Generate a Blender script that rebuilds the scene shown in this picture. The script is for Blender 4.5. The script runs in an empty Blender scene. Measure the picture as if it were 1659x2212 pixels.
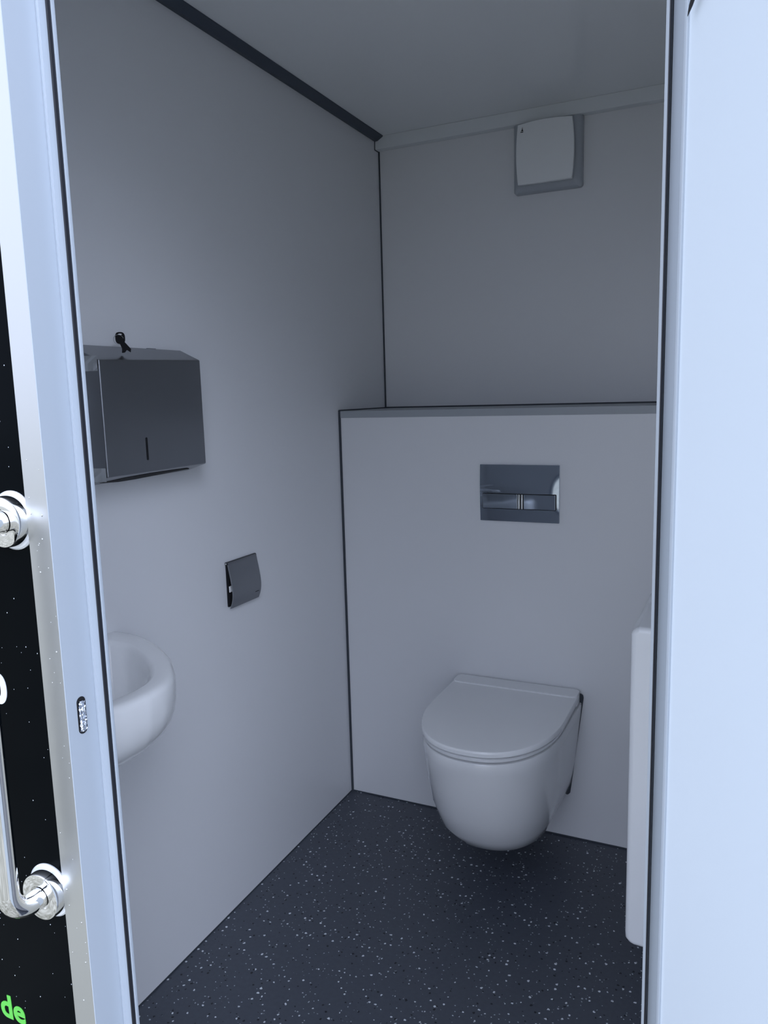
import bpy, bmesh, math, random
from mathutils import Vector, Matrix
random.seed(7)
S = bpy.context.scene
COL = S.collection

# ---------------------------------------------------------------- camera
cam_d = bpy.data.cameras.new('camera'); cam = bpy.data.objects.new('camera', cam_d); COL.objects.link(cam)
cam_d.sensor_fit = 'HORIZONTAL'; cam_d.sensor_width = 36.0; cam_d.lens = 36.0 * 1669.9 / 1659.0
cam_d.clip_start = 0.02
rx = Vector((0.90507503, 0.42437406, -0.02731002))
dn = Vector((0.03892848, -0.14663267, -0.98842472))
fw = Vector((-0.42346636, 0.8935354, -0.1492338))
m = Matrix((rx, -dn, -fw)).transposed().to_4x4()
m.translation = Vector((1.2418, -2.2883, 1.40))
cam.matrix_world = m
S.camera = cam

# ---------------------------------------------------------------- light and exposure
S.view_settings.view_transform = 'Standard'; S.view_settings.look = 'None'
S.view_settings.gamma = 1.0; S.view_settings.use_curve_mapping = False
S.view_settings.exposure = 0.9
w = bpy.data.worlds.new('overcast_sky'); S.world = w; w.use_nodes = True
nt = w.node_tree; nt.nodes.clear()
o_ = nt.nodes.new('ShaderNodeOutputWorld'); bg = nt.nodes.new('ShaderNodeBackground')
tc = nt.nodes.new('ShaderNodeTexCoord'); sp = nt.nodes.new('ShaderNodeSeparateXYZ'); cr = nt.nodes.new('ShaderNodeValToRGB')
nt.links.new(tc.outputs['Generated'], sp.inputs[0]); nt.links.new(sp.outputs['Z'], cr.inputs[0])
cr.color_ramp.elements[0].position = 0.0; cr.color_ramp.elements[0].color = (0.64, 0.71, 0.90, 1)
cr.color_ramp.elements[1].position = 0.8; cr.color_ramp.elements[1].color = (0.84, 0.93, 1.15, 1)
nt.links.new(cr.outputs[0], bg.inputs[0])
# bright sky lobe added right of and above the door to lift the left wall
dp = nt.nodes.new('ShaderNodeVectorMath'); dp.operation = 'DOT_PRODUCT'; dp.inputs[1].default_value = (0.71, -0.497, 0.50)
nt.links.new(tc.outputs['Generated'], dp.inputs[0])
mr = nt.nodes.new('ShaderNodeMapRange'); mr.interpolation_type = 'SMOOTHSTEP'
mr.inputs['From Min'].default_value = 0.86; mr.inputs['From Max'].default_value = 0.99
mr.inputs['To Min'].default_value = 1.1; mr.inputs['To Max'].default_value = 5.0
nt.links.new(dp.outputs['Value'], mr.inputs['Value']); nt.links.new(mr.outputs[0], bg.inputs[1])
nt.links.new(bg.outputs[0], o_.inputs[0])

# ---------------------------------------------------------------- materials
def mat(name, col, rough=0.5, metal=0.0, bump=0.0, bscale=200.0, coat=0.0, spec=0.5):
    mt = bpy.data.materials.new(name); mt.use_nodes = True
    b = mt.node_tree.nodes['Principled BSDF']
    b.inputs['Base Color'].default_value = (*col, 1); b.inputs['Roughness'].default_value = rough
    b.inputs['Metallic'].default_value = metal; b.inputs['Coat Weight'].default_value = coat
    b.inputs['Specular IOR Level'].default_value = spec
    N = mt.node_tree.nodes; L = mt.node_tree.links
    n = N.new('ShaderNodeTexNoise'); n.inputs['Scale'].default_value = bscale
    c = N.new('ShaderNodeTexCoord'); L.new(c.outputs['Object'], n.inputs['Vector'])
    mr = N.new('ShaderNodeMapRange'); mr.inputs['To Min'].default_value = max(0, rough * 0.92); mr.inputs['To Max'].default_value = min(1, rough * 1.08)
    L.new(n.outputs['Fac'], mr.inputs['Value']); L.new(mr.outputs[0], b.inputs['Roughness'])
    if bump:
        bp = N.new('ShaderNodeBump'); bp.inputs['Strength'].default_value = bump; bp.inputs['Distance'].default_value = 0.001
        L.new(n.outputs['Fac'], bp.inputs['Height']); L.new(bp.outputs[0], b.inputs['Normal'])
    return mt
WHITE = mat('wall_laminate', (0.77, 0.78, 0.80), 0.38, bump=0.05, bscale=60)
CEIL = mat('ceiling_laminate', (0.86, 0.88, 0.89), 0.22, bscale=40)
SEAM = mat('dark_sealant', (0.045, 0.055, 0.07), 0.6)
DTRIM = mat('dark_duct_plastic', (0.05, 0.065, 0.09), 0.5)
LTRIM = mat('grey_profile', (0.74, 0.77, 0.79), 0.4)
LEDGE = mat('ledge_profile', (0.36, 0.385, 0.41), 0.4)
PAINT = mat('painted_frame', (0.43, 0.48, 0.54), 0.35, coat=0.2)
ALU = mat('anodised_aluminium', (0.56, 0.57, 0.57), 0.33, 0.9, bump=0.02, bscale=300)
RUB = mat('black_rubber', (0.006, 0.007, 0.012), 0.45)
BLACK = mat('black_panel', (0.002, 0.003, 0.004), 0.15, spec=0.02)
GREEN = mat('green_print', (0.11, 0.54, 0.07), 0.4)
WPRINT = mat('white_print', (0.85, 0.9, 0.95), 0.4)
CHROME = mat('polished_chrome', (0.80, 0.80, 0.80), 0.05, 1.0)
CHROMED = mat('tinted_chrome', (0.42, 0.47, 0.54), 0.06, 1.0)
STEEL = mat('brushed_steel', (0.30, 0.31, 0.33), 0.30, 1.0, bump=0.03, bscale=500)
STEELD = mat('dark_steel', (0.05, 0.052, 0.06), 0.3, 0.7)
CER = mat('glazed_ceramic', (0.78, 0.79, 0.80), 0.09, coat=0.3)
LIDM = mat('duroplast_lid', (0.86, 0.87, 0.88), 0.2)
PLW = mat('white_gloss_plastic', (0.88, 0.90, 0.92), 0.18)
PLG = mat('white_fan_plastic', (0.85, 0.87, 0.88), 0.35)
PLF = mat('grey_fan_plastic', (0.42, 0.45, 0.49), 0.4)
DARK = mat('dark_hollow', (0.004, 0.004, 0.006), 0.8)
PAPER = mat('white_paper', (0.85, 0.85, 0.85), 0.8)
DOORW = mat('white_door_skin', (0.66, 0.73, 0.80), 0.3)
FILM = mat('clear_film', (0.75, 0.78, 0.8), 0.15)
def floor_mat():
    mt = bpy.data.materials.new('speckled_vinyl'); mt.use_nodes = True
    N = mt.node_tree.nodes; L = mt.node_tree.links; b = N['Principled BSDF']
    c = N.new('ShaderNodeTexCoord')
    nz = N.new('ShaderNodeTexNoise'); nz.inputs['Scale'].default_value = 180; L.new(c.outputs['Object'], nz.inputs['Vector'])
    mx = N.new('ShaderNodeMixRGB'); mx.blend_type = 'ADD'; mx.inputs[0].default_value = 0.006
    L.new(c.outputs['Object'], mx.inputs[1]); L.new(nz.outputs['Color'], mx.inputs[2])
    base = N.new('ShaderNodeTexNoise'); base.inputs['Scale'].default_value = 90
    L.new(c.outputs['Object'], base.inputs['Vector'])
    br = N.new('ShaderNodeMapRange'); br.inputs['To Min'].default_value = 0.85; br.inputs['To Max'].default_value = 1.15
    L.new(base.outputs['Fac'], br.inputs['Value'])
    bc = N.new('ShaderNodeMixRGB'); bc.blend_type = 'MULTIPLY'; bc.inputs[0].default_value = 1
    bc.inputs[1].default_value = (0.064, 0.074, 0.096, 1); L.new(br.outputs[0], bc.inputs[2])
    prev = bc.outputs[0]
    for sc, frac, rad, colr in ((62, 0.80, 0.15, (0.72, 0.76, 0.80, 1)), (110, 0.88, 0.16, (0.45, 0.48, 0.52, 1)), (70, 0.82, 0.17, (0.003, 0.004, 0.008, 1))):
        v = N.new('ShaderNodeTexVoronoi'); v.voronoi_dimensions = '2D'; v.inputs['Scale'].default_value = sc
        off = N.new('ShaderNodeVectorMath'); off.operation = 'ADD'; off.inputs[1].default_value = (sc * 0.37, sc * 0.11, 0)
        L.new(mx.outputs[0], off.inputs[0]); L.new(off.outputs[0], v.inputs['Vector'])
        s2 = N.new('ShaderNodeSeparateColor'); L.new(v.outputs['Color'], s2.inputs[0])
        g = N.new('ShaderNodeMath'); g.operation = 'GREATER_THAN'; g.inputs[1].default_value = frac; L.new(s2.outputs[0], g.inputs[0])
        rr = N.new('ShaderNodeMath'); rr.operation = 'MULTIPLY_ADD'; rr.inputs[1].default_value = rad; rr.inputs[2].default_value = 0.05
        L.new(s2.outputs[1], rr.inputs[0])
        l = N.new('ShaderNodeMath'); l.operation = 'LESS_THAN'; L.new(v.outputs['Distance'], l.inputs[0]); L.new(rr.outputs[0], l.inputs[1])
        mu = N.new('ShaderNodeMath'); mu.operation = 'MULTIPLY'; L.new(g.outputs[0], mu.inputs[0]); L.new(l.outputs[0], mu.inputs[1])
        mm = N.new('ShaderNodeMixRGB'); L.new(mu.outputs[0], mm.inputs[0]); L.new(prev, mm.inputs[1]); mm.inputs[2].default_value = colr
        prev = mm.outputs[0]
    L.new(prev, b.inputs['Base Color']); b.inputs['Roughness'].default_value = 0.42
    bp = N.new('ShaderNodeBump'); bp.inputs['Strength'].default_value = 0.15; bp.inputs['Distance'].default_value = 0.001
    L.new(base.outputs['Fac'], bp.inputs['Height']); L.new(bp.outputs[0], b.inputs['Normal'])
    return mt
FLOOR = floor_mat()
def ground_mat():
    mt = bpy.data.materials.new('grass_ground'); mt.use_nodes = True
    N = mt.node_tree.nodes; L = mt.node_tree.links; b = N['Principled BSDF']
    c = N.new('ShaderNodeTexCoord'); n = N.new('ShaderNodeTexNoise'); n.inputs['Scale'].default_value = 6; n.inputs['Detail'].default_value = 8
    L.new(c.outputs['Object'], n.inputs['Vector'])
    r = N.new('ShaderNodeValToRGB'); r.color_ramp.elements[0].position = 0.35; r.color_ramp.elements[0].color = (0.20, 0.19, 0.14, 1)
    r.color_ramp.elements[1].position = 0.7; r.color_ramp.elements[1].color = (0.52, 0.50, 0.42, 1)
    L.new(n.outputs['Fac'], r.inputs[0]); L.new(r.outputs[0], b.inputs['Base Color']); b.inputs['Roughness'].default_value = 0.9
    return mt
GROUND = ground_mat()

# ---------------------------------------------------------------- helpers
def tag(o, label=None, cat=None, group=None, kind=None):
    if label: o['label'] = label
    if cat: o['category'] = cat
    if group: o['group'] = group
    if kind: o['kind'] = kind
    return o
def obj(name, bm, mats, parent=None, smooth=False, bevel=0.0, seg=2, kind=None, loc=None, label=None):
    bmesh.ops.recalc_face_normals(bm, faces=bm.faces)
    if bevel:
        es = [e for e in bm.edges if len(e.link_faces) == 2 and e.calc_face_angle(0) > 0.5]
        bmesh.ops.bevel(bm, geom=es, offset=bevel, segments=seg, profile=0.5, affect='EDGES', clamp_overlap=True)
    me = bpy.data.meshes.new(name)
    if parent is not None:
        off, q_ = Vector((0, 0, 0)), parent
        while q_ is not None: off += q_.location; q_ = q_.parent
        bm.transform(Matrix.Translation(-off))
    elif loc is not None:
        bm.transform(Matrix.Translation(-Vector(loc)))
    bm.to_mesh(me); bm.free()
    for mt in (mats if isinstance(mats, (list, tuple)) else [mats]): me.materials.append(mt)
    if smooth or bevel:
        for p in me.polygons: p.use_smooth = True
        me.set_sharp_from_angle(angle=math.radians(38))
    o = bpy.data.objects.new(name, me); COL.objects.link(o)
    if bevel:
        wn = o.modifiers.new('weighted_normal', 'WEIGHTED_NORMAL'); wn.keep_sharp = True
    if parent is not None: o.parent = parent
    elif loc is not None: o.location = loc
    if kind: o['kind'] = kind
    if label: o['label'] = label
    return o
def empty(name, loc, label, cat, group=None):
    o = bpy.data.objects.new(name, None); COL.objects.link(o); o.location = loc; o.empty_display_size = 0.05
    return tag(o, label, cat, group)
def box(bm, x0, x1, y0, y1, z0, z1, mi=0):
    v = [bm.verts.new((x, y, z)) for x in (x0, x1) for y in (y0, y1) for z in (z0, z1)]
    for f in ((0, 1, 3, 2), (4, 6, 7, 5), (0, 4, 5, 1), (2, 3, 7, 6), (0, 2, 6, 4), (1, 5, 7, 3)):
        bm.faces.new([v[i] for i in f]).material_index = mi
    return bm
def B(*a): return box(bmesh.new(), *a)
def prism(bm, pts, axis, a, b, mi=0):
    """pts 2-D outline extruded along axis ('x': pts=(y,z), 'y': pts=(x,z), 'z': pts=(x,y))"""
    def P(p, t):
        return {'x': (t, p[0], p[1]), 'y': (p[0], t, p[1]), 'z': (p[0], p[1], t)}[axis]
    A = [bm.verts.new(P(p, a)) for p in pts]; C = [bm.verts.new(P(p, b)) for p in pts]; n = len(pts)
    bm.faces.new(A).material_index = mi; bm.faces.new(C[::-1]).material_index = mi
    for i in range(n): bm.faces.new((A[i], A[(i + 1) % n], C[(i + 1) % n], C[i])).material_index = mi
    return bm
def loft(bm, rings, cap0=True, cap1=True, mi=0):
    R = [[bm.verts.new(p) for p in r] for r in rings]; n = len(R[0])
    for a, b in zip(R[:-1], R[1:]):
        for i in range(n): bm.faces.new((a[i], a[(i + 1) % n], b[(i + 1) % n], b[i])).material_index = mi
    if cap0: bm.faces.new(R[0]).material_index = mi
    if cap1: bm.faces.new(R[-1]).material_index = mi
    return bm
def tube(bm, path, r, n=20, cap=True):
    P = [Vector(p) for p in path]; rings = []; up = None
    for i, p in enumerate(P):
        t = (P[min(i + 1, len(P) - 1)] - P[max(i - 1, 0)]).normalized()
        if up is None: up = t.orthogonal().normalized()
        up = (up - up.dot(t) * t).normalized(); s = t.cross(up)
        rr = r[i] if isinstance(r, (list, tuple)) else r
        rings.append([p + rr * (math.cos(a) * up + math.sin(a) * s) for a in [2 * math.pi * k / n for k in range(n)]])
    return loft(bm, rings, cap, cap)
def lathe_y(bm, cx, cz, prof, n=48):
    """prof: (radius, y) list"""
    rings = [[(cx + r * math.cos(a), y, cz + r * math.sin(a)) for a in [2 * math.pi * k / n for k in range(n)]] for r, y in prof]
    return loft(bm, rings)
def rrect(x0, x1, z0, z1, r, n=6):
    pts = []
    for cx, cz, a0 in ((x1 - r, z1 - r, 0), (x0 + r, z1 - r, 90), (x0 + r, z0 + r, 180), (x1 - r, z0 + r, 270)):
        for k in range(n + 1):
            a = math.radians(a0 + 90 * k / n); pts.append((cx + r * math.cos(a), cz + r * math.sin(a)))
    return pts
def catmull(pts, n=6):
    out = []; P = [Vector(p) for p in pts]
    for i in range(len(P) - 1):
        p0 = P[max(i - 1, 0)]; p1 = P[i]; p2 = P[i + 1]; p3 = P[min(i + 2, len(P) - 1)]
        for k in range(n):
            t = k / n
            out.append(0.5 * ((2 * p1) + (p2 - p0) * t + (2 * p0 - 5 * p1 + 4 * p2 - p3) * t * t + (3 * p1 - p0 - 3 * p2 + p3) * t ** 3))
    out.append(P[-1]); return out

# ---------------------------------------------------------------- room
XR = 1.235; YB = 0.37; YF = -1.595; YO = -1.64; ZC = 2.305
H = 2.42
obj('floor', B(-0.06, XR + 0.06, YO, YB + 0.06, -0.05, 0), FLOOR, kind='structure')
obj('ceiling', B(-0.06, XR + 0.06, YO, YB + 0.06, ZC, H), CEIL, kind='structure')
obj('wall_left', B(-0.06, 0, YO, YB + 0.06, 0, ZC), WHITE, kind='structure')
obj('wall_right', B(XR, XR + 0.06, YO, YB + 0.06, 0, ZC), WHITE, kind='structure')
obj('wall_back', B(0, XR, YB, YB + 0.06, 1.0, ZC), WHITE, kind='structure')
# boxed-in cistern wall with ledge
ZL = 1.329; ZT = 1.352
obj('wall_cistern', B(0, XR, 0, YB + 0.06, 0, ZL), WHITE, kind='structure')
bm = B(0.005, XR, -0.0025, YB, ZL, ZT)
obj('trim_1', bm, LEDGE, kind='structure', bevel=0.0015)
# header trim along back of ceiling
bm = B(0.0, XR, 0.338, YB, 2.262, ZC)
obj('trim_2', bm, LTRIM, kind='structure', bevel=0.002)
# dark duct between left wall and ceiling
bm = bmesh.new(); prism(bm, [(0, 2.289), (0.012, 2.289), (0.033, 2.301), (0.033, ZC), (0, ZC)], 'y', -1.59, 0.337)
obj('trim_3', bm, DTRIM, kind='structure')
# dark sealant joints
s = 0.0045
bm = bmesh.new()
box(bm, 0, s, YB - s, YB, ZT, 2.262); obj('trim_4', bm, SEAM, kind='structure')
bm = bmesh.new(); box(bm, 0, 0.0075, -0.0035, 0.0, 0.0, ZT + 0.002); obj('trim_5', bm, SEAM, kind='structure')
bm = bmesh.new(); box(bm, 0, 0.0035, 0.0, YB, ZT, ZT + 0.004); box(bm, 0, XR, YB - 0.005, YB, ZT, ZT + 0.005)
obj('trim_6', bm, SEAM, kind='structure')
bm = bmesh.new(); box(bm, 0, 0.002, 0.335, 0.3385, 2.26, 2.292); box(bm, 0, 0.002, 0.3385, YB, 2.2595, 2.262)
obj('trim_7', bm, SEAM, kind='structure')
bm = bmesh.new(); box(bm, 0, XR, -0.002, 0, 0, 0.004); box(bm, 0, 0.0015, -1.59, 0, 0, 0.003)
obj('baseboard_back', bm, SEAM, kind='structure')

# front wall: white inside, black panel outside on the left
XL = 0.504; XRV = 1.197; ZH = 2.10
bm = bmesh.new()
box(bm, 0, XL - 0.002, YO + 0.004, YF, 0, ZC); box(bm, XRV + 0.002, XR, YO + 0.004, YF, 0, ZC); box(bm, XL - 0.002, XRV + 0.002, YO + 0.004, YF, ZH + 0.002, ZC)
wf = obj('wall_front', bm, WHITE, kind='structure')
bm = bmesh.new()
box(bm, -1.6, XL - 0.004, YO, YO + 0.004, -0.05, H); box(bm, XRV + 0.004, 2.6, YO, YO + 0.004, -0.05, H)
box(bm, XL - 0.004, XRV + 0.004, YO, YO + 0.004, ZH + 0.04, H)
ext = obj('wall_exterior', bm, BLACK, kind='structure')
def text(body, size, loc, mt, name, parent, ext_=0.0004, off=0.0, shear=0.0):
    c = bpy.data.curves.new(name, 'FONT'); c.body = body; c.size = size; c.extrude = ext_; c.offset = off; c.shear = shear
    to = bpy.data.objects.new(name, c); COL.objects.link(to)
    dg = bpy.context.evaluated_depsgraph_get(); me = bpy.data.meshes.new_from_object(to.evaluated_get(dg))
    bpy.data.objects.remove(to); bpy.data.curves.remove(c)
    me.transform(Matrix.Rotation(math.radians(90), 4, 'X')); me.transform(Matrix.Translation(Vector(loc)))
    me.materials.clear(); me.materials.append(mt)
    o = bpy.data.objects.new(name, me); COL.objects.link(o)
    if parent: o.parent = parent
    return o
t1 = text('de', 0.0498, (0.3115, YO - 0.0005, 0.5445), GREEN, 'lettering', ext, off=0.0012, shear=-0.06)
t1['label'] = 'green lettering'
t2 = text('0', 0.052, (0.3645, YO - 0.0005, 1.0215), WPRINT, 'lettering', ext, off=0.0028)
t2['label'] = 'white lettering'
# rain specks on black panel and frame
def droplets(bm, spots):
    for x, y, z, r, dx, dy in spots:
        mtx = Matrix.Translation((x, y, z)) @ Matrix.Diagonal((r * dx, r * dy, r * 1.25, 1))
        bmesh.ops.create_uvsphere(bm, u_segments=10, v_segments=6, radius=1, matrix=mtx)
bm = bmesh.new()
droplets(bm, [(random.uniform(0.28, XL - 0.04), YO, random.uniform(0.55, 1.7), random.choice((0.0004, 0.0005, 0.0007)), 1, 0.8) for _ in range(150)])
dr = obj('water_droplets', bm, mat('droplet', (0.6, 0.65, 0.7), 0.05, 0.6), ext, smooth=True, kind='stuff')

# ---------------------------------------------------------------- door frame (one thing)
YS = -1.60      # stop face
YA = -1.647     # outer alu face
fr = bpy.data.objects.new('trim_8', None); COL.objects.link(fr); fr.location = (0.85, -1.62, 0); fr['kind'] = 'structure'
fr['label'] = 'pale blue-grey door frame with black rubber gasket'
# plan sections (x,y)
left_reveal = [(XL - 0.018, YO + 0.001), (XL - 0.0012, YO + 0.001), (XL - 0.0012, YA - 0.0003), (XL, YA - 0.0003), (XL, YS - 0.0015), (XL + 0.0006, YS - 0.002), (XL + 0.0025, YS - 0.002), (XL + 0.0035, YS),
               (XL + 0.0192, YS), (XL + 0.0192, YS + 0.004), (XL + 0.0233, YS + 0.004), (XL + 0.0233, YS - 0.002), (XL + 0.026, YS - 0.002), (XL + 0.026, YS + 0.0005), (XL + 0.012, YS + 0.014), (XL - 0.018, YS + 0.014)]
def mirror(p): return [(XL + XRV - (x + 0.0015 if abs(x - XL - 0.0192) < 1e-6 else x), y) for x, y in reversed(p)]
bm = bmesh.new(); prism(bm, left_reveal, 'z', 0.0, ZH)
obj('frame_post', bm, PAINT, fr, label='left post of pale blue-grey door frame')
bm = bmesh.new(); prism(bm, mirror(left_reveal), 'z', 0.0, ZH)
obj('frame_post', bm, PAINT, fr, label='right post of pale blue-grey door frame')
bm = B(XL - 0.018, XRV + 0.018, YA + 0.002, YS + 0.014, ZH, ZH + 0.03); obj('frame_head', bm, PAINT, fr)
bm = B(XL - 0.018, XRV + 0.018, YA + 0.002, YS + 0.014, -0.04, 0.004); obj('door_sill', bm, ALU, fr)
bm = bmesh.new(); box(bm, XL - 0.0375, XL - 0.0012, YA, YO + 0.0, -0.04, ZH + 0.04)
al = obj('cover_strip', bm, ALU, fr, bevel=0.0008, label='brushed aluminium strip')
bm = bmesh.new(); box(bm, XRV + 0.0012, XRV + 0.0375, YA, YO, -0.04, ZH + 0.04)
obj('cover_strip', bm, ALU, fr, bevel=0.0008)
for xg, k in ((XL + 0.0214, 1.0), (XRV - 0.0222, 0.65)):
    bm = bmesh.new(); prism(bm, [(xg - k * 0.0017, YS + 0.003), (xg - k * 0.0017, YS - 0.0050), (xg - k * 0.0011, YS - 0.0064), (xg, YS - 0.0068), (xg + k * 0.0011, YS - 0.0064), (xg + k * 0.0017, YS - 0.0050), (xg + k * 0.0017, YS + 0.003)], 'z', 0.005, ZH - 0.001)
    obj('gasket', bm, RUB, fr, smooth=True, label='black rubber gasket')
# strike slot in the left reveal
bm = bmesh.new(); prism(bm, rrect(-1.632, -1.6185, 0.993, 1.041, 0.0065), 'x', XL - 0.004, XL + 0.0008)
st = obj('strike_plate', bm, DARK, fr, bevel=0.0004, label='dark latch slot with crumpled foil')
bm = bmesh.new(); G = []
for jz in range(30):
    row = []
    for iy in range(9):
        y_ = -1.6305 + 0.0100 * iy / 8; z_ = 0.9955 + 0.040 * jz / 29
        row.append(bm.verts.new((XL + 0.0010 + random.uniform(0, 0.0016), y_ + random.uniform(-4e-4, 4e-4), z_)))
    G.append(row)
for jz in range(29):
    for iy in range(8):
        if jz in (0, 28) and iy in (0, 1, 6, 7): continue
        bm.faces.new((G[jz][iy], G[jz][iy + 1], G[jz + 1][iy + 1], G[jz + 1][iy]))
obj('foil', bm, mat('crumpled_foil', (0.62, 0.66, 0.74), 0.22, 0.9), st, label='crumpled silver foil in the latch slot')
bm = bmesh.new()
droplets(bm, [(random.uniform(XL - 0.034, XL - 0.004), YA, random.uniform(0.6, 1.35), random.choice((0.0006, 0.0008, 0.0012)), 1, 0.7) for _ in range(34)])
obj('water_droplets', bm, ALU, fr, smooth=True, kind='stuff')

# ---------------------------------------------------------------- open door on the right
d = Vector((0.574, -0.819, 0)); nrm = Vector((0.819, 0.574, 0))
p0 = Vector((1.1880, -1.652, 0))
dt = bpy.data.objects.new('door_1', None); COL.objects.link(dt); dt.location = p0; dt['kind'] = 'structure'
dt['label'] = 'white door standing open to the right'
def slab(bm, a, b, o0, o1, z0, z1):
    q = [p0 + d * a + nrm * o0, p0 + d * b + nrm * o0, p0 + d * b + nrm * o1, p0 + d * a + nrm * o1]
    lo = [bm.verts.new((v.x, v.y, z0)) for v in q]; hi = [bm.verts.new((v.x, v.y, z1)) for v in q]
    bm.faces.new(lo); bm.faces.new(hi)
    for i in range(4): bm.faces.new((lo[i], lo[(i + 1) % 4], hi[(i + 1) % 4], hi[i]))
    return bm
obj('door_leaf', slab(bmesh.new(), 0.004, 0.62, 0.002, 0.036, 0.02, 2.07), DOORW, dt)
obj('edge_profile', slab(bmesh.new(), 0.0, 0.0045, 0.0, 0.038, 0.012, 2.078), PAINT, dt, bevel=0.001, label='pale metal edge profile')
# door stay: dark arm high up by the hinge side
bm = bmesh.new(); tube(bm, [(1.1914, -1.6622, 1.6570), (1.1922, -1.6634, 1.6592), (1.1936, -1.6652, 1.6625), (1.1950, -1.6676, 1.6655), (1.1990, -1.6735, 1.6715), (1.2100, -1.6890, 1.6900)], [0.0002, 0.0007, 0.0013, 0.0015, 0.0016, 0.0016], 10)
obj('rubber_seal_end', bm, RUB, dt, smooth=True, label='dark rubber seal end')

# ---------------------------------------------------------------- outdoors ground
bm = B(-30, 30, -40, 20, -0.55, -0.40)
obj('ground', bm, GROUND, kind='structure')

# ---------------------------------------------------------------- grab handle
HX = 0.436; ZU = 1.262; ZD = 0.771
g = empty('grab_handle', (HX, YO, ZD), 'polished chrome vertical grab bar on the black panel beside the door frame', 'handle')
for zc in (ZU, ZD):
    bm = bmesh.new(); lathe_y(bm, HX, zc, [(0.0365, YO), (0.0365, YO - 0.0015), (0.0345, YO - 0.0035)])
    obj('base_disc', bm, mat('satin_disc', (0.82, 0.85, 0.88), 0.25, 0.3), g, smooth=True, label='pale round base disc')
    bm = bmesh.new(); lathe_y(bm, HX, zc, [(0.0315, YO - 0.0036), (0.0312, YO - 0.016), (0.0303, YO - 0.0180), (0.0296, YO - 0.0183), (0.0160, YO - 0.0183), (0.0150, YO - 0.0170)], 64)
    obj('flange_cap', bm, CHROME, g, smooth=True, label='round chrome cap')
path = []
yo2 = YO - 0.062; R = 0.034
path += [(HX, YO - 0.018, ZD), (HX, yo2 + R, ZD)]
for k in range(1, 10):
    a = math.radians(90 * k / 9); path.append((HX, yo2 + R - R * math.sin(a), ZD + R - R * math.cos(a)))
path.append((HX, yo2, 1.0))
for k in range(0, 10):
    a = math.radians(90 * k / 9); path.append((HX, yo2 + R - R * math.cos(a), ZU - R + R * math.sin(a)))
path.append((HX, YO - 0.018, ZU))
obj('bar', tube(bmesh.new(), path, 0.0135, 28), CHROME, g, smooth=True)

# ---------------------------------------------------------------- toilet
CX = 0.611
def dring(z, w, wb, yf, ym, yb=0.0, rc=0.0, n=36, e=2.25):
    pts = [(CX + wb, yb)]
    if rc:
        pts = [(CX + wb - rc + rc * math.sin(math.radians(a)), yb - rc + rc * math.cos(math.radians(a))) for a in (0, 22, 45, 68, 90)]
    else: pts = [(CX + wb * t, yb) for t in (0.92, 0.95, 0.97, 0.99, 1.0)]
    for k in range(1, 7): t = k / 7; pts.append((CX + wb + (w - wb) * t, pts[4][1] + (ym - pts[4][1]) * t))
    for k in range(n + 1):
        a = math.pi * k / n; c, s_ = math.cos(a), math.sin(a)
        pts.append((CX + w * math.copysign(abs(c) ** (2 / e), c), ym - (ym - yf) * abs(s_) ** (2 / e)))
    m = 12
    left = [(2 * CX - x, y) for x, y in pts[:11]][::-1]
    pts += left
    return [(x, y, z) for x, y in pts]
toil = empty('toilet', (CX, 0, 0.09), 'white wall-hung ceramic toilet with closed lid, mounted above the dark floor', 'toilet')
bm = bmesh.new()
L_ = [(0.103, 0.060, 0.060, -0.255, -0.17, -0.12), (0.1055, 0.090, 0.092, -0.292, -0.17, -0.10), (0.117, 0.120, 0.126, -0.333, -0.18, -0.065), (0.145, 0.146, 0.155, -0.386, -0.19, -0.012),
      (0.19, 0.164, 0.170, -0.430, -0.21, 0), (0.26, 0.180, 0.180, -0.463, -0.22, 0), (0.34, 0.188, 0.189, -0.486, -0.23, 0), (0.42, 0.193, 0.1975, -0.502, -0.23, 0),
      (0.445, 0.195, 0.1995, -0.507, -0.23, 0), (0.4535, 0.1925, 0.199, -0.504, -0.23, 0), (0.456, 0.184, 0.193, -0.495, -0.23, 0)]
L2 = []
for a_, b_ in zip(L_[:-1], L_[1:]):
    L2.append(a_)
L2.append(L_[-1]); L_ = L2
loft(bm, [dring(z, w_, wb, yf, ym, yb) for z, w_, wb, yf, ym, yb in L_])
obj('bowl', bm, CER, toil, smooth=True)
bm = bmesh.new()
loft(bm, [dring(z, w_, w_, yf, -0.23, -0.03, 0.02) for z, w_, yf in ((0.4605, 0.188, -0.501), (0.4615, 0.193, -0.507), (0.469, 0.194, -0.509), (0.471, 0.190, -0.505))])
obj('seat', bm, LIDM, toil, smooth=True, label='thin white toilet seat')
bm = bmesh.new()
loft(bm, [dring(z, w_, w_, yf, -0.23, yb, 0.025) for z, w_, yf, yb in ((0.4755, 0.190, -0.503, -0.02), (0.4765, 0.198, -0.512, -0.016), (0.486, 0.1985, -0.513, -0.014), (0.4905, 0.1965, -0.510, -0.016), (0.492, 0.192, -0.504, -0.02))])
obj('lid', bm, LIDM, toil, smooth=True)
bm = bmesh.new()
prism(bm, rrect(CX - 0.196, CX + 0.1965, -0.073, -0.006, 0.018), 'z', 0.461, 0.4965)
obj('hinge_cover', bm, LIDM, toil, bevel=0.003, label='raised rear band of the lid')
bm = bmesh.new()
gp = [(CX - 0.165, 0.145), (CX + 0.160, 0.145), (CX + 0.167, 0.152), (CX + 0.205, 0.470), (CX + 0.203, 0.479), (CX + 0.197, 0.482), (CX - 0.197, 0.482), (CX - 0.203, 0.475)]
prism(bm, gp, 'y', -0.006, 0)
obj('wall_gasket', bm, SEAM, toil, bevel=0.002, label='dark grey sound insulation gasket')

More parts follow.
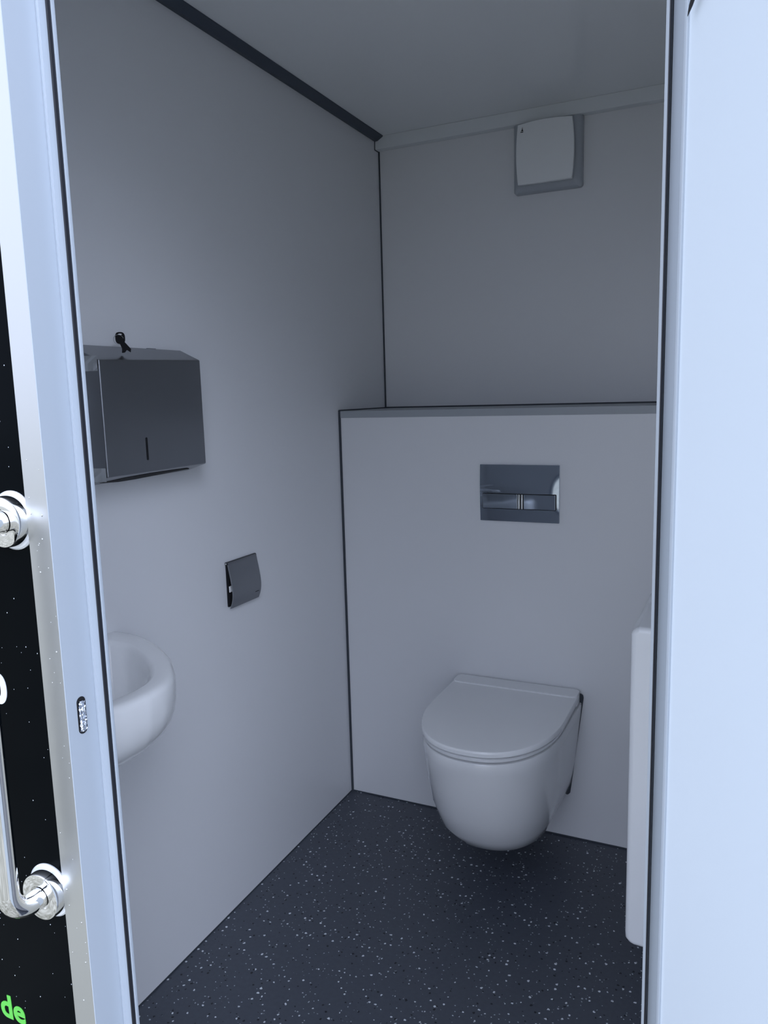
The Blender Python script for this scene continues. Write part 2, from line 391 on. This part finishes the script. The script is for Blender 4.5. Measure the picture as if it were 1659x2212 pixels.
# ---------------------------------------------------------------- flush plate
fp = empty('flush_plate', (0.617, 0, 1.094), 'chrome rectangular flush plate with two buttons on the boxed wall above the toilet', 'flush plate')
bm = bmesh.new()
# gently dished face: rows along z
zs = [1.007 + 0.174 * k / 24 for k in range(25)]; xs = [0.494 + 0.2445 * k / 24 for k in range(25)]
def dish(x, z):
    u = (x - 0.494) / 0.2445; v = (z - 1.007) / 0.174
    return -0.009 - 0.004 * math.sin(math.pi * v) * (1 - 0.9 * u ** 5)
grid = [[bm.verts.new((x, dish(x, z), z)) for x in xs] for z in zs]
for j in range(24):
    for i in range(24): bm.faces.new((grid[j][i], grid[j][i + 1], grid[j + 1][i + 1], grid[j + 1][i]))
edge = grid[0] + [grid[j][24] for j in range(1, 25)] + grid[24][:24][::-1] + [grid[j][0] for j in range(23, 0, -1)]
bk = [bm.verts.new((v.co.x, 0, v.co.z)) for v in edge]
for i in range(len(edge)): bm.faces.new((edge[i], edge[(i + 1) % len(edge)], bk[(i + 1) % len(edge)], bk[i]))
bm.faces.new(bk)
obj('plate', bm, CHROMED, fp, smooth=True)
bm = bmesh.new(); prism(bm, rrect(0.503, 0.7305, 1.0455, 1.0935, 0.003), 'y', -0.0144, -0.006); obj('button_recess', bm, DARK, fp, label='dark gap around the buttons')
for a, b in ((0.5045, 0.613), (0.633, 0.729)):
    bm = bmesh.new(); prism(bm, rrect(a, b, 1.047, 1.092, 0.002), 'y', -0.0165, -0.007)
    obj('button', bm, CHROMED, fp, bevel=0.0012)
for a, b in ((0.6145, 0.6215), (0.6245, 0.6305)):
    bm = bmesh.new(); prism(bm, rrect(a, b, 1.047, 1.092, 0.002), 'y', -0.0180, -0.007)
    obj('divider_bar', bm, CHROME, fp, bevel=0.002, seg=3, label='bright chrome divider bar')

# ---------------------------------------------------------------- extractor fan
fan = empty('extractor_fan', (0.61, YB, 2.15), 'square white extractor fan with bulging front cover high on the back wall', 'fan')
bm = bmesh.new()
def rr3(x0, x1, z0, z1, r, y): return [(x, y, z) for x, z in rrect(x0, x1, z0, z1, r)]
loft(bm, [rr3(0.503, 0.727, 2.046, 2.274, 0.010, 0.369), rr3(0.503, 0.727, 2.046, 2.274, 0.010, 0.352), rr3(0.509, 0.721, 2.052, 2.268, 0.014, 0.343), rr3(0.532, 0.70, 2.075, 2.25, 0.01, 0.337)])
obj('housing', bm, PLF, fan, smooth=True, label='grey housing of the fan')
bm = bmesh.new()
def cov(y, s_=1.0, bul=0.006):
    pts = []; x0, x1, z0, z1 = 0.5275, 0.703, 2.064, 2.249; cx = (x0 + x1) / 2; cz = (z0 + z1) / 2; hx = (x1 - x0) / 2 * s_; hz = (z1 - z0) / 2 * s_; n = 12
    for k in range(n): t = -1 + 2 * k / n; pts.append((cx + hx * t, y, cz - hz - 0.001 * (1 - t * t)))
    for k in range(n): t = -1 + 2 * k / n; pts.append((cx + hx + bul * (1 - t * t), y, cz + hz * t))
    for k in range(n): t = 1 - 2 * k / n; pts.append((cx + hx * t, y, cz + hz + bul * (1 - t * t)))
    for k in range(n): t = 1 - 2 * k / n; pts.append((cx - hx - bul * (1 - t * t), y, cz + hz * t))
    return pts
loft(bm, [cov(0.336, 0.90), cov(0.318, 0.985), cov(0.308, 1.0), cov(0.304, 0.985), cov(0.302, 0.8), cov(0.3005, 0.4)])
obj('front_cover', bm, PLG, fan, smooth=True, label='white front cover of the fan')
bm = bmesh.new()
prism(bm, [(0.538, 2.2235), (0.547, 2.2235), (0.547, 2.2255), (0.538, 2.2255)], 'y', 0.3010, 0.3028)
prism(bm, [(0.5395, 2.2275), (0.5475, 2.2275), (0.5450, 2.2315), (0.5440, 2.2395), (0.5425, 2.2315)], 'y', 0.3010, 0.3028)
obj('logo', bm, DARK, fan, label='tiny dark triangular logo')

# ---------------------------------------------------------------- paper towel dispenser
tw = empty('paper_towel_dispenser', (0, -0.965, 1.23), 'dark brushed steel paper towel dispenser on the left wall above the washbasin', 'dispenser')
bk_ = [(-1.140, 1.231), (-0.798, 1.233), (-0.796, 1.518), (-1.142, 1.518)]
ft_ = [(-1.120, 1.2505), (-0.8065, 1.2515), (-0.8065, 1.4925), (-1.120, 1.4845)]
bm = bmesh.new(); loft(bm, [[(0.0, y, z) for y, z in bk_], [(0.012, y, z) for y, z in bk_], [(0.075, y, z) for y, z in ft_]])
obj('case', bm, STEEL, tw, bevel=0.0025)
bm = bmesh.new(); prism(bm, rrect(-1.0215, -1.0155, 1.276, 1.325, 0.0028), 'x', 0.0735, 0.0754)
for v in bm.verts: v.co.y += 0.0 
bmesh.ops.translate(bm, verts=bm.verts, vec=(0, 0.0155, 0))
obj('level_window', bm, DARK, tw, label='narrow black slot showing the fill level')
bm = bmesh.new()
def bz(x): return 1.231 + (x - 0.012) / 0.063 * 0.0195
sl = [(-1.10, .030), (-1.05, .050), (-0.98, .058), (-0.90, .056), (-0.85, .052), (-0.83, .042), (-0.90, .030), (-0.98, .014), (-1.03, .012)]
lo = [bm.verts.new((x, y, bz(x) - 0.0006)) for y, x in sl]; hi = [bm.verts.new((x, y, bz(x) + 0.004)) for y, x in sl]
bm.faces.new(lo); bm.faces.new(hi[::-1])
for i in range(len(sl)): bm.faces.new((lo[i], lo[(i + 1) % len(sl)], hi[(i + 1) % len(sl)], hi[i]))
obj('towel_slot', bm, DARK, tw, label='black towel opening underneath')
bm = bmesh.new()
for z0, z1 in ((1.262, 1.245), (1.475, 1.462)):
    for k in range(5):
        yy = -1.1235 - 0.0007; x0 = 0.02 + 0.01 * k
        tube(bm, [(x0, -1.1385 + 0.318 * 0, z0 - 0.004 * (k % 2)), (x0 + 0.008, -1.1365, z0 + (0.012 if k % 2 else -0.01))], 0.0005, 6)
bm.free()
bm = bmesh.new()   # crinkled remains of protective film at two corners of the left side
def side_pt(x, z):   # point on the left (-y) side face
    t = (x - 0.012) / 0.063
    return (x, -1.141 + 0.0205 * t - 0.0008 * random.uniform(0.6, 1.6), z)
for zc, hgt in ((1.478, 0.03), (1.256, 0.028)):
    bm = bmesh.new()
    gx = [0.018 + 0.054 * i / 6 for i in range(7)]; gz = [zc - hgt / 2 + hgt * j / 4 for j in range(5)]
    G = [[bm.verts.new(side_pt(x, z - 0.0)) for x in gx] for z in gz]
    for j in range(4):
        for i in range(6): bm.faces.new((G[j][i], G[j][i + 1], G[j + 1][i + 1], G[j + 1][i]))
    obj('protective_film', bm, mat('crinkled_film', (0.55, 0.57, 0.58), 0.12, 0.75), tw, label='crinkled remains of clear protective film')
bm = bmesh.new(); prism(bm, [(0, 1.5175), (0.006, 1.5175), (0.006, 1.5200), (0, 1.5200)], 'y', -0.90, -0.875); obj('lid_clip', bm, STEEL, tw)
KEYM = mat('black_key_plastic', (0.002, 0.002, 0.004), 0.6, spec=0.15)
# key in the lock on top
kx, ky, kz = 0.045, -1.031, 1.5055
key = empty('key', (kx, ky, kz), 'small black key standing in the lock on top of the towel dispenser', 'key')
axis = Vector((-0.45, 0.2, 1)).normalized()
def kp(u, v, t=0.0):   # u sideways (picture plane), v up
    side = Vector((0.74, 0.67, 0)); nn = Vector((0.67, -0.74, 0))
    q = Vector((kx, ky, kz)) + side * u + Vector((0, 0, 1)) * v + nn * t
    return (q.x, q.y, q.z)
def kplate(pts, hole=None, t0=-0.0012, t1=0.0012):
    bm = bmesh.new()
    if hole is None:
        A = [bm.verts.new(kp(u, v, t0)) for u, v in pts]; C = [bm.verts.new(kp(u, v, t1)) for u, v in pts]
        bm.faces.new(A); bm.faces.new(C[::-1]); n = len(pts)
        for i in range(n): bm.faces.new((A[i], A[(i + 1) % n], C[(i + 1) % n], C[i]))
    else:
        n = len(pts); V = [[bm.verts.new(kp(u, v, t)) for u, v in P_] for P_ in (pts, hole) for t in (t0, t1)]
        for i in range(n):
            j = (i + 1) % n
            bm.faces.new((V[0][i], V[0][j], V[1][j], V[1][i])); bm.faces.new((V[2][i], V[2][j], V[3][j], V[3][i]))
            bm.faces.new((V[0][i], V[0][j], V[2][j], V[2][i])); bm.faces.new((V[1][i], V[1][j], V[3][j], V[3][i]))
    return bm
bow = [(0.0035 + 0.0098 * math.copysign(abs(math.cos(a)) ** 0.7, math.cos(a)), 0.0275 + 0.0122 * math.copysign(abs(math.sin(a)) ** 0.7, math.sin(a))) for a in [2 * math.pi * k / 32 for k in range(32)]]
hole = [(0.0035 + 0.0038 * math.cos(a), 0.0350 + 0.0016 * math.sin(a)) for a in [2 * math.pi * k / 32 for k in range(32)]]
obj('bow', kplate(bow, hole), KEYM, key, label='rounded black key head with hole')
obj('shaft', kplate([(0.001, 0.018), (0.012, 0.019), (0.019, 0.0105), (0.0235, 0.005), (0.0225, -0.002), (0.015, 0.003), (0.011, -0.002), (0.005, -0.003), (0.0055, 0.006)], None, -0.003, 0.003), KEYM, key)
bm = bmesh.new(); tube(bm, [kp(0.0 + 0.0100 * math.cos(a), 0.0245 + 0.0095 * math.sin(a), 0.0 + 0.004 * math.sin(a)) for a in [2 * math.pi * k / 24 for k in range(25)]], 0.0004, 6)
obj('ring', bm, STEEL, key, smooth=True, label='thin wire ring')

# ---------------------------------------------------------------- toilet roll holder
tp = empty('toilet_paper_holder', (0, -0.594, 0.85), 'small steel toilet paper holder with curved flap on the left wall', 'holder')
bm = bmesh.new(); prism(bm, rrect(-0.6585, -0.529, 0.852, 0.974, 0.003), 'x', 0, 0.003); obj('back_plate', bm, STEELD, tp)
bm = bmesh.new(); box(bm, 0.003, 0.006, -0.655, -0.533, 0.858, 0.965); obj('inner_box', bm, DARK, tp, label='dark inside of the holder')
prof = catmull([(0.004, 0.975), (0.010, 0.972), (0.0135, 0.955), (0.019, 0.925), (0.0225, 0.895), (0.020, 0.870), (0.012, 0.849)], 5)
outer = [(p.x, p.y) for p in prof]; inner = [(p.x - 0.0035, p.y - 0.0008) for p in prof][::-1]
bm = bmesh.new(); prism(bm, outer + inner, 'y', -0.660, -0.530)
obj('flap', bm, STEEL, tp, bevel=0.0006, label='curved steel flap')
bm = bmesh.new(); tube(bm, [(0.0055, -0.6615, 0.9705), (0.0055, -0.5285, 0.9705)], 0.0045, 16); obj('hinge_pin', bm, STEELD, tp, smooth=True)
bm = bmesh.new(); bmesh.ops.create_uvsphere(bm, u_segments=12, v_segments=8, radius=0.0022, matrix=Matrix.Translation((0.0055, -0.6625, 0.9705))); obj('rivet', bm, CHROME, tp, smooth=True, label='bright rivet head')
bm = bmesh.new(); box(bm, 0.007, 0.0095, -0.657, -0.62, 0.893, 0.909); obj('paper', bm, PAPER, tp, label='white paper end')
bm = bmesh.new(); tube(bm, [(0.0204, -0.5405, 0.8715), (0.0204, -0.557, 0.8715)], 0.0009, 6); obj('slit', bm, DARK, tp, label='short dark slit')

# ---------------------------------------------------------------- washbasin
CY = -1.322
half = [(0, 0.266), (0.07, 0.260), (0.14, 0.231), (0.215, 0.183), (0.262, 0.143), (0.303, 0.096), (0.325, 0.048), (0.331, 0.0)]
hp = catmull(half, 5)
full = [(p.x, p.y) for p in hp] + [(p.x, -p.y) for p in hp[-2::-1]]
back = [(0.0, -0.266 + 0.532 * k / 14) for k in range(1, 14)]
full = full + back
def bring(z, s_=1.0, x0=0.0, cx=0.0, sy=None):
    sy = s_ if sy is None else sy
    return [(max(x0, cx + (x - cx) * s_), CY + y * sy, z) for x, y in full]
wb = empty('washbasin', (0, CY, 0.905), 'white ceramic washbasin on the left wall, half hidden behind the door frame', 'washbasin')
def arc(z, s_, zz): return bring(zz, s_)
def inn(z, off, s2=1.0):
    cxx = 0.165
    out = []
    for x, y in full:
        X = cxx + (x - cxx) * (1 - off / 0.166) * s2; Y = y * (1 - (off + 0.022) / 0.266) * s2
        out.append((X, CY + Y, z))
    return out
bm = bmesh.new()
loft(bm, [bring(0.885 - 0.158 * t_, (1 - t_ ** 3) ** 0.4545) for t_ in (0.985, 0.965, 0.94, 0.91, 0.87, 0.82, 0.77, 0.71, 0.65, 0.58, 0.5, 0.42, 0.32, 0.2, 0.08)] + [ bring(0.893, 1.0), bring(0.900, 0.992), bring(0.9045, 0.975), bring(0.906, 0.955),
          inn(0.9055, 0.034), inn(0.9030, 0.041), inn(0.895, 0.047), inn(0.875, 0.052), inn(0.845, 0.058), inn(0.815, 0.070), inn(0.795, 0.090), inn(0.788, 0.12)])
obj('basin', bm, CER, wb, smooth=True)
bm = bmesh.new()
bmesh.ops.create_cone(bm, segments=24, radius1=0.022, radius2=0.022, depth=0.004, cap_ends=True, matrix=Matrix.Translation((0.165, CY, 0.7895)))
obj('drain', bm, CHROME, wb, bevel=0.001)

# ---------------------------------------------------------------- white box on the right wall
bm = bmesh.new(); x0 = 1.038; y0 = -0.692
prof = [(x0 + 0.02, 0.198), (x0 + 0.008, 0.201), (x0 + 0.001, 0.212), (x0, 0.226), (x0, 0.900), (x0 + 0.004, 0.911), (x0 + 0.016, 0.916), (XR, 0.916), (XR, 0.192)]
prism(bm, prof, 'y', y0, -0.26)
wc = obj('wall_cabinet', bm, PLW, None, bevel=0.013, seg=5, loc=(XR, -0.5, 0.2))
tag(wc, 'tall white glossy box with rounded edges on the right wall, partly behind the door frame', 'cabinet')

# ---------------------------------------------------------------- tap on the washbasin (seen only mirrored in the flush plate)
fa = empty('faucet', (0.045, CY, 0.906), 'chrome mixer tap on the washbasin rim, seen only mirrored in the flush plate', 'faucet')
obj('tap_body', tube(bmesh.new(), [(0.045, CY, 0.905), (0.045, CY, 0.912), (0.045, CY, 0.99), (0.045, CY, 1.0)], [0.026, 0.022, 0.021, 0.016], 28), CHROME, fa, smooth=True)
obj('spout', tube(bmesh.new(), [(0.05, CY, 0.955), (0.10, CY, 0.965), (0.14, CY, 0.962), (0.152, CY, 0.952), (0.154, CY, 0.94)], [0.013, 0.012, 0.011, 0.0105, 0.0105], 20), CHROME, fa, smooth=True)
obj('lever', tube(bmesh.new(), [(0.04, CY, 1.003), (0.08, CY, 1.022), (0.13, CY, 1.034)], [0.009, 0.006, 0.005], 14), CHROME, fa, smooth=True)
